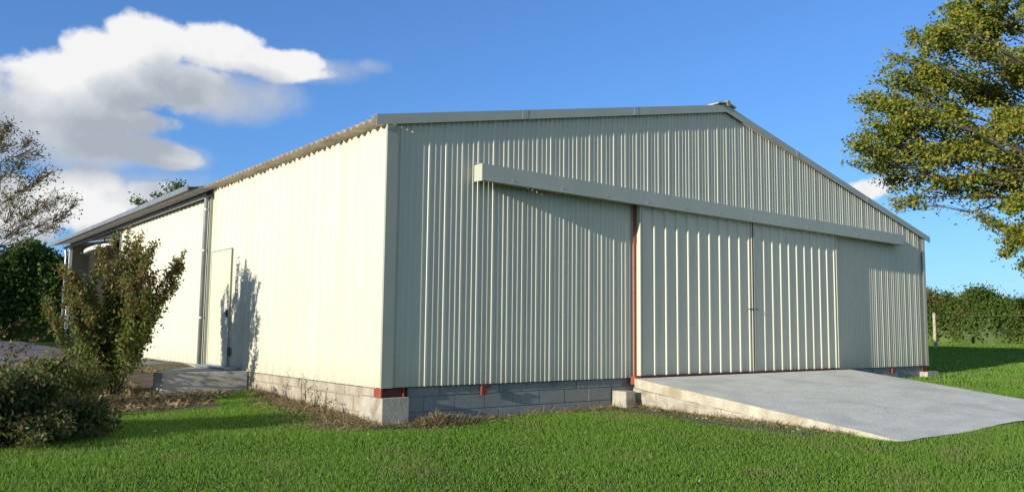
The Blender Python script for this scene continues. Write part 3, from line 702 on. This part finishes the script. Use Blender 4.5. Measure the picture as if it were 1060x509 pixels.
def f_front(n, r):
    x = np.concatenate([r.normal(.75, .22, n*2//3), r.uniform(-.2, 4.3, n-n*2//3)]); n1 = n*2//3
    y = -np.abs(r.normal(size=n))*.14-.06; y[:n1] = r.normal(-.22, .10, n1); zo = np.zeros(n); zo[:n1] = r.uniform(0,.10,n1)*np.exp(-((x[:n1]-.75)/.25)**2-((y[:n1]+.22)/.13)**2); return x, y, zo
debris(6000, f_front, .05, 62, 'dry_grass', 'pile of pale straw and clippings at the foot of the shaded front plinth', M['straw'])
def f_ramp(n, r):
    y = -r.uniform(.2, 3.8, n); x = RX0 - np.abs(r.normal(size=n))*.09 - .01; return x, y, np.zeros(n)
debris(2500, f_ramp, .03, 63, 'dry_grass', 'thin line of dry clippings along the foot of the ramp edge', M['straw'])
def f_bed(n, r):
    a = r.uniform(0, 2*math.pi, n); q = np.sqrt(r.uniform(size=n)); x = -2.0+np.cos(a)*q*1.8; y = 5.4+np.sin(a)*q*2.6; k = (x < -1.5) | (y < 4.4) | (y > 6.9); x = np.where(k, x, -1.9); return np.minimum(x, -.1), y, np.zeros(n)
debris(5000, f_bed, .03, 64, 'fallen_leaves', 'fallen brown leaves on the soil under the shrubs', M['straw'], .03)
def f_lawn(n, r):
    rad = r.uniform(7, 20, n); a = YAW + r.uniform(-.75, .75, n); x = CAM[0]+rad*np.sin(a); y = CAM[1]+rad*np.cos(a); k = ~blocked(x, y); m_ = k & ~bed_mask(x, y); x, y = x[m_], y[m_]
    return x, y, r.uniform(.02, .06, len(x))
debris(300, f_lawn, .03, 65, 'fallen_leaves', 'few dry leaves and bits scattered over the lawn', M['straw'], .018, .4)
# little stones by the ramp
mb = MB(); r = random.Random(5)
for k in range(70):
    if k < 45: x = RX0-.05-abs(r.gauss(0,.12)); y = -r.uniform(.3,3.9)
    else: x = r.uniform(.2,4.2); y = -.06-abs(r.gauss(0,.1))
    s = r.uniform(.01,.032); z = gz(x, y)+.01; mb.add([(x+r.uniform(.6,1.2)*s*a, y+r.uniform(.6,1.2)*s*b, z+r.uniform(.6,1.1)*s*c*.7) for a, b, c in ((1,0,0),(0,1,0),(-1,0,0),(0,-1,0),(0,0,1),(0,0,-1))],
       [(0,1,4),(1,2,4),(2,3,4),(3,0,4),(1,0,5),(2,1,5),(3,2,5),(0,3,5)])
tag(mb.build('gravel', M['stone']), 'scattered pale pebbles at the foot of the ramp and plinth', 'pebbles', kind='stuff')

# ------------------------------------------------------------------ sun, sky
sd_ = Vector((3.07, .235, -.65)).normalized()
el = math.asin(-sd_.z); az = math.atan2(-sd_.x, -sd_.y)
sl = bpy.data.lights.new('sun', 'SUN'); sl.energy = 4.2; sl.angle = math.radians(.5); sl.color = (1, .93, .80)
so = bpy.data.objects.new('sun', sl); COL.objects.link(so); so.rotation_euler = sd_.to_track_quat('-Z', 'Y').to_euler(); so.location = (-20, -4, 12)

w = bpy.data.worlds.new('World'); scene.world = w; w.use_nodes = True; nt = w.node_tree; N = nt.nodes; L = nt.links
bg = N['Background']; sky = N.new('ShaderNodeTexSky'); sky.sky_type = 'NISHITA'; sky.sun_disc = False
sky.sun_elevation = el; sky.sun_rotation = az; sky.air_density = 1.0; sky.dust_density = .3; sky.ozone_density = 2.5
SKY = .13; scene.view_settings.exposure = .52; bg.inputs['Strength'].default_value = SKY
# cloud density as a node group of the view direction: soft patches in azimuth / elevation broken up by noise
def dir_of(px, py): P = from_view(px, py, 1.0)-CAM; P /= np.linalg.norm(P); return math.atan2(P[0], P[1]), math.asin(P[2])
def px_rad(n, px, py): a = dir_of(px, py); b = dir_of(px+1, py); c = dir_of(px, py+1); return n[0]*abs(b[0]-a[0]), n[1]*abs(c[1]-a[1])
CL = [(60,85,95,38,1),(100,50,40,26,1),(150,50,60,34,1),(225,52,66,28,1),(285,66,70,20,1),(328,76,34,8,.6),(-40,90,90,60,1),(165,84,115,32,1),(40,112,110,38,1),(120,122,60,14,.6),
      (170,163,38,12,.62),(110,150,70,16,.7),(100,212,55,40,1),(60,190,30,16,.8),(160,215,50,28,.8),(150,196,60,10,.5),(20,215,60,40,.9),
      (900,197,34,11,.6),(930,190,30,10,.6),(560,-60,160,20,.4)]
grp = bpy.data.node_groups.new('cloud_density', 'ShaderNodeTree')
grp.interface.new_socket('Vector', in_out='INPUT', socket_type='NodeSocketVector'); grp.interface.new_socket('Value', in_out='OUTPUT', socket_type='NodeSocketFloat')
gn = grp.nodes; gl = grp.links; gi = gn.new('NodeGroupInput'); go = gn.new('NodeGroupOutput')
def mth(nodes, links, op, a, b=None, c=None, clamp=False):
    n = nodes.new('ShaderNodeMath'); n.operation = op; n.use_clamp = clamp
    for i, v in enumerate((a, b, c)):
        if v is None: continue
        if isinstance(v, (int, float)): n.inputs[i].default_value = v
        else: links.new(v, n.inputs[i])
    return n.outputs[0]
G = lambda op, a, b=None, c=None, clamp=False: mth(gn, gl, op, a, b, c, clamp)
sx = gn.new('ShaderNodeSeparateXYZ'); gl.new(gi.outputs[0], sx.inputs[0])
azn = G('ARCTAN2', sx.outputs[0], sx.outputs[1]); eln = G('ARCSINE', sx.outputs[2])
nz = gn.new('ShaderNodeTexNoise'); nz.inputs['Scale'].default_value = 11; nz.inputs['Detail'].default_value = 9; nz.inputs['Roughness'].default_value = .58; gl.new(gi.outputs[0], nz.inputs['Vector'])
acc = None
for (px, py, rx, ry, amp) in CL:
    a0, e0 = dir_of(px, py); ra, re = px_rad((rx, ry), px, py)
    dx = G('MULTIPLY', G('SUBTRACT', azn, a0), 1/ra); dy = G('MULTIPLY', G('SUBTRACT', eln, e0), 1/re)
    v = G('MULTIPLY', G('SUBTRACT', 1.0, G('ADD', G('MULTIPLY', dx, dx), G('MULTIPLY', dy, dy))), amp)
    acc = v if acc is None else G('SMOOTH_MAX', acc, v, .12)
for (a0, e0, ra, re) in ((-2.55,.42,.55,.26),(-1.85,.62,.45,.16),(2.75,.5,.5,.25),(2.2,.28,.4,.14),(-2.9,.95,.6,.2),(-1.5,.95,.5,.12),(1.9,.8,.4,.15)):  # unseen cloud banks behind the camera, added to whiten the ambient light
    dx = G('MULTIPLY', G('SUBTRACT', azn, a0), 1/ra); dy = G('MULTIPLY', G('SUBTRACT', eln, e0), 1/re)
    acc = G('SMOOTH_MAX', acc, G('SUBTRACT', 1.0, G('ADD', G('MULTIPLY', dx, dx), G('MULTIPLY', dy, dy))), .12)
acc = G('MAXIMUM', acc, -1.2)
den = G('ADD', G('MULTIPLY', acc, .85), G('MULTIPLY', G('SUBTRACT', nz.outputs['Fac'], .5), 3.2))
gl.new(den, go.inputs[0])
tc_ = N.new('ShaderNodeTexCoord')
def dens(off):
    va = N.new('ShaderNodeVectorMath'); va.operation = 'ADD'; va.inputs[1].default_value = off; L.new(tc_.outputs['Generated'], va.inputs[0])
    vn = N.new('ShaderNodeVectorMath'); vn.operation = 'NORMALIZE'; L.new(va.outputs[0], vn.inputs[0])
    g_ = N.new('ShaderNodeGroup'); g_.node_tree = grp; L.new(vn.outputs[0], g_.inputs[0]); return g_.outputs[0]
D0 = dens((0,0,0)); D1 = dens((-.035, .01, .055))
Wm = lambda op, a, b=None, c=None, clamp=False: mth(N, L, op, a, b, c, clamp)
alpha = N.new('ShaderNodeMapRange'); alpha.interpolation_type = 'SMOOTHSTEP'; alpha.inputs[1].default_value = .02; alpha.inputs[2].default_value = .52; L.new(D0, alpha.inputs[0])
lit = N.new('ShaderNodeMapRange'); lit.inputs[1].default_value = -.75; lit.inputs[2].default_value = .95; lit.inputs[3].default_value = 1; lit.inputs[4].default_value = 0; L.new(D1, lit.inputs[0])
cr = N.new('ShaderNodeValToRGB'); cr.color_ramp.elements[0].color = (2.2,2.45,2.8,1); cr.color_ramp.elements[1].color = (4.9,4.9,4.9,1)
e = cr.color_ramp.elements.new(.45); e.color = (3.3,3.5,3.8,1)
# the farther cumulus stands in full sun
sv = N.new('ShaderNodeSeparateXYZ'); L.new(tc_.outputs['Generated'], sv.inputs[0]); a0, e0 = dir_of(95, 215); ra, re = px_rad((85, 42), 95, 215)
ax = Wm('MULTIPLY', Wm('SUBTRACT', Wm('ARCTAN2', sv.outputs[0], sv.outputs[1]), a0), 1/ra); ay = Wm('MULTIPLY', Wm('SUBTRACT', Wm('ARCSINE', sv.outputs[2]), e0), 1/re)
bo = Wm('SUBTRACT', 1.0, Wm('ADD', Wm('MULTIPLY', ax, ax), Wm('MULTIPLY', ay, ay)), None, True)
L.new(Wm('ADD', lit.outputs[0], Wm('MULTIPLY', bo, .75), None, True), cr.inputs[0])
tn = N.new('ShaderNodeMix'); tn.data_type = 'RGBA'; tn.blend_type = 'MULTIPLY'; tn.inputs[0].default_value = 1; tn.inputs[7].default_value = (.56,.92,1.49,1); gm = N.new('ShaderNodeGamma'); gm.inputs[1].default_value = .8; L.new(sky.outputs[0], gm.inputs[0]); L.new(gm.outputs[0], tn.inputs[6])
vaz = Wm('ARCTAN2', sv.outputs[0], sv.outputs[1]); vel = Wm('ARCSINE', sv.outputs[2]); va_ = None
for (px, py, rx, ry, amp) in ((60,145,150,42,1.1),(165,162,62,20,.9),(0,120,110,60,1.1),(240,100,95,34,.8),(330,72,60,18,.7),(384,69,26,9,.5),(150,190,90,22,.6)):
    a0, e0 = dir_of(px, py); ra, re = px_rad((rx, ry), px, py)
    dx = Wm('MULTIPLY', Wm('SUBTRACT', vaz, a0), 1/ra); dy = Wm('MULTIPLY', Wm('SUBTRACT', vel, e0), 1/re)
    v = Wm('MULTIPLY', Wm('SUBTRACT', 1.0, Wm('ADD', Wm('MULTIPLY', dx, dx), Wm('MULTIPLY', dy, dy))), amp); va_ = v if va_ is None else Wm('SMOOTH_MAX', va_, v, .2)
vz = N.new('ShaderNodeTexNoise'); vz.inputs['Scale'].default_value = 7; vz.inputs['Detail'].default_value = 8; vz.inputs['Roughness'].default_value = .62; L.new(tc_.outputs['Generated'], vz.inputs['Vector'])
vd = Wm('ADD', Wm('MAXIMUM', va_, -1.5), Wm('MULTIPLY', Wm('SUBTRACT', vz.outputs['Fac'], .5), 2.2))
vm = N.new('ShaderNodeMapRange'); vm.interpolation_type = 'SMOOTHSTEP'; vm.inputs[1].default_value = -.05; vm.inputs[2].default_value = 1.1; vm.inputs[4].default_value = .9; L.new(vd, vm.inputs[0])
veil = N.new('ShaderNodeMix'); veil.data_type = 'RGBA'; veil.inputs[7].default_value = (2.75,3.0,3.4,1); L.new(vm.outputs[0], veil.inputs[0]); L.new(tn.outputs[2], veil.inputs[6])
mx = N.new('ShaderNodeMix'); mx.data_type = 'RGBA'; L.new(alpha.outputs[0], mx.inputs[0]); L.new(veil.outputs[2], mx.inputs[6]); L.new(cr.outputs[0], mx.inputs[7]); L.new(mx.outputs[2], bg.inputs['Color'])

# ------------------------------------------------------------------ camera
cd = bpy.data.cameras.new('camera'); co = bpy.data.objects.new('camera', cd); COL.objects.link(co); scene.camera = co
cd.sensor_width = 36; cd.lens = 36*832.588/1060; cd.shift_y = (263.1-254.5)/1060; cd.clip_end = 3000; cd.clip_start = .05
F = np.array([math.cos(.0928)*math.sin(YAW), math.cos(.0928)*math.cos(YAW), math.sin(.0928)]); R_ = np.array([rv[0], rv[1], 0.]); U = np.cross(R_, F)
c, s = math.cos(.01129), math.sin(.01129); R2 = c*R_+s*U; U2 = -s*R_+c*U
co.matrix_world = Matrix(((R2[0],U2[0],-F[0],CAM[0]),(R2[1],U2[1],-F[1],CAM[1]),(R2[2],U2[2],-F[2],CAM[2]),(0,0,0,1)))
scene.view_settings.view_transform = 'Standard'; scene.view_settings.look = 'None'; scene.view_settings.exposure = .52; scene.view_settings.gamma = 1
scene.render.engine = 'CYCLES'; scene.render.resolution_x = 1024; scene.render.resolution_y = 491
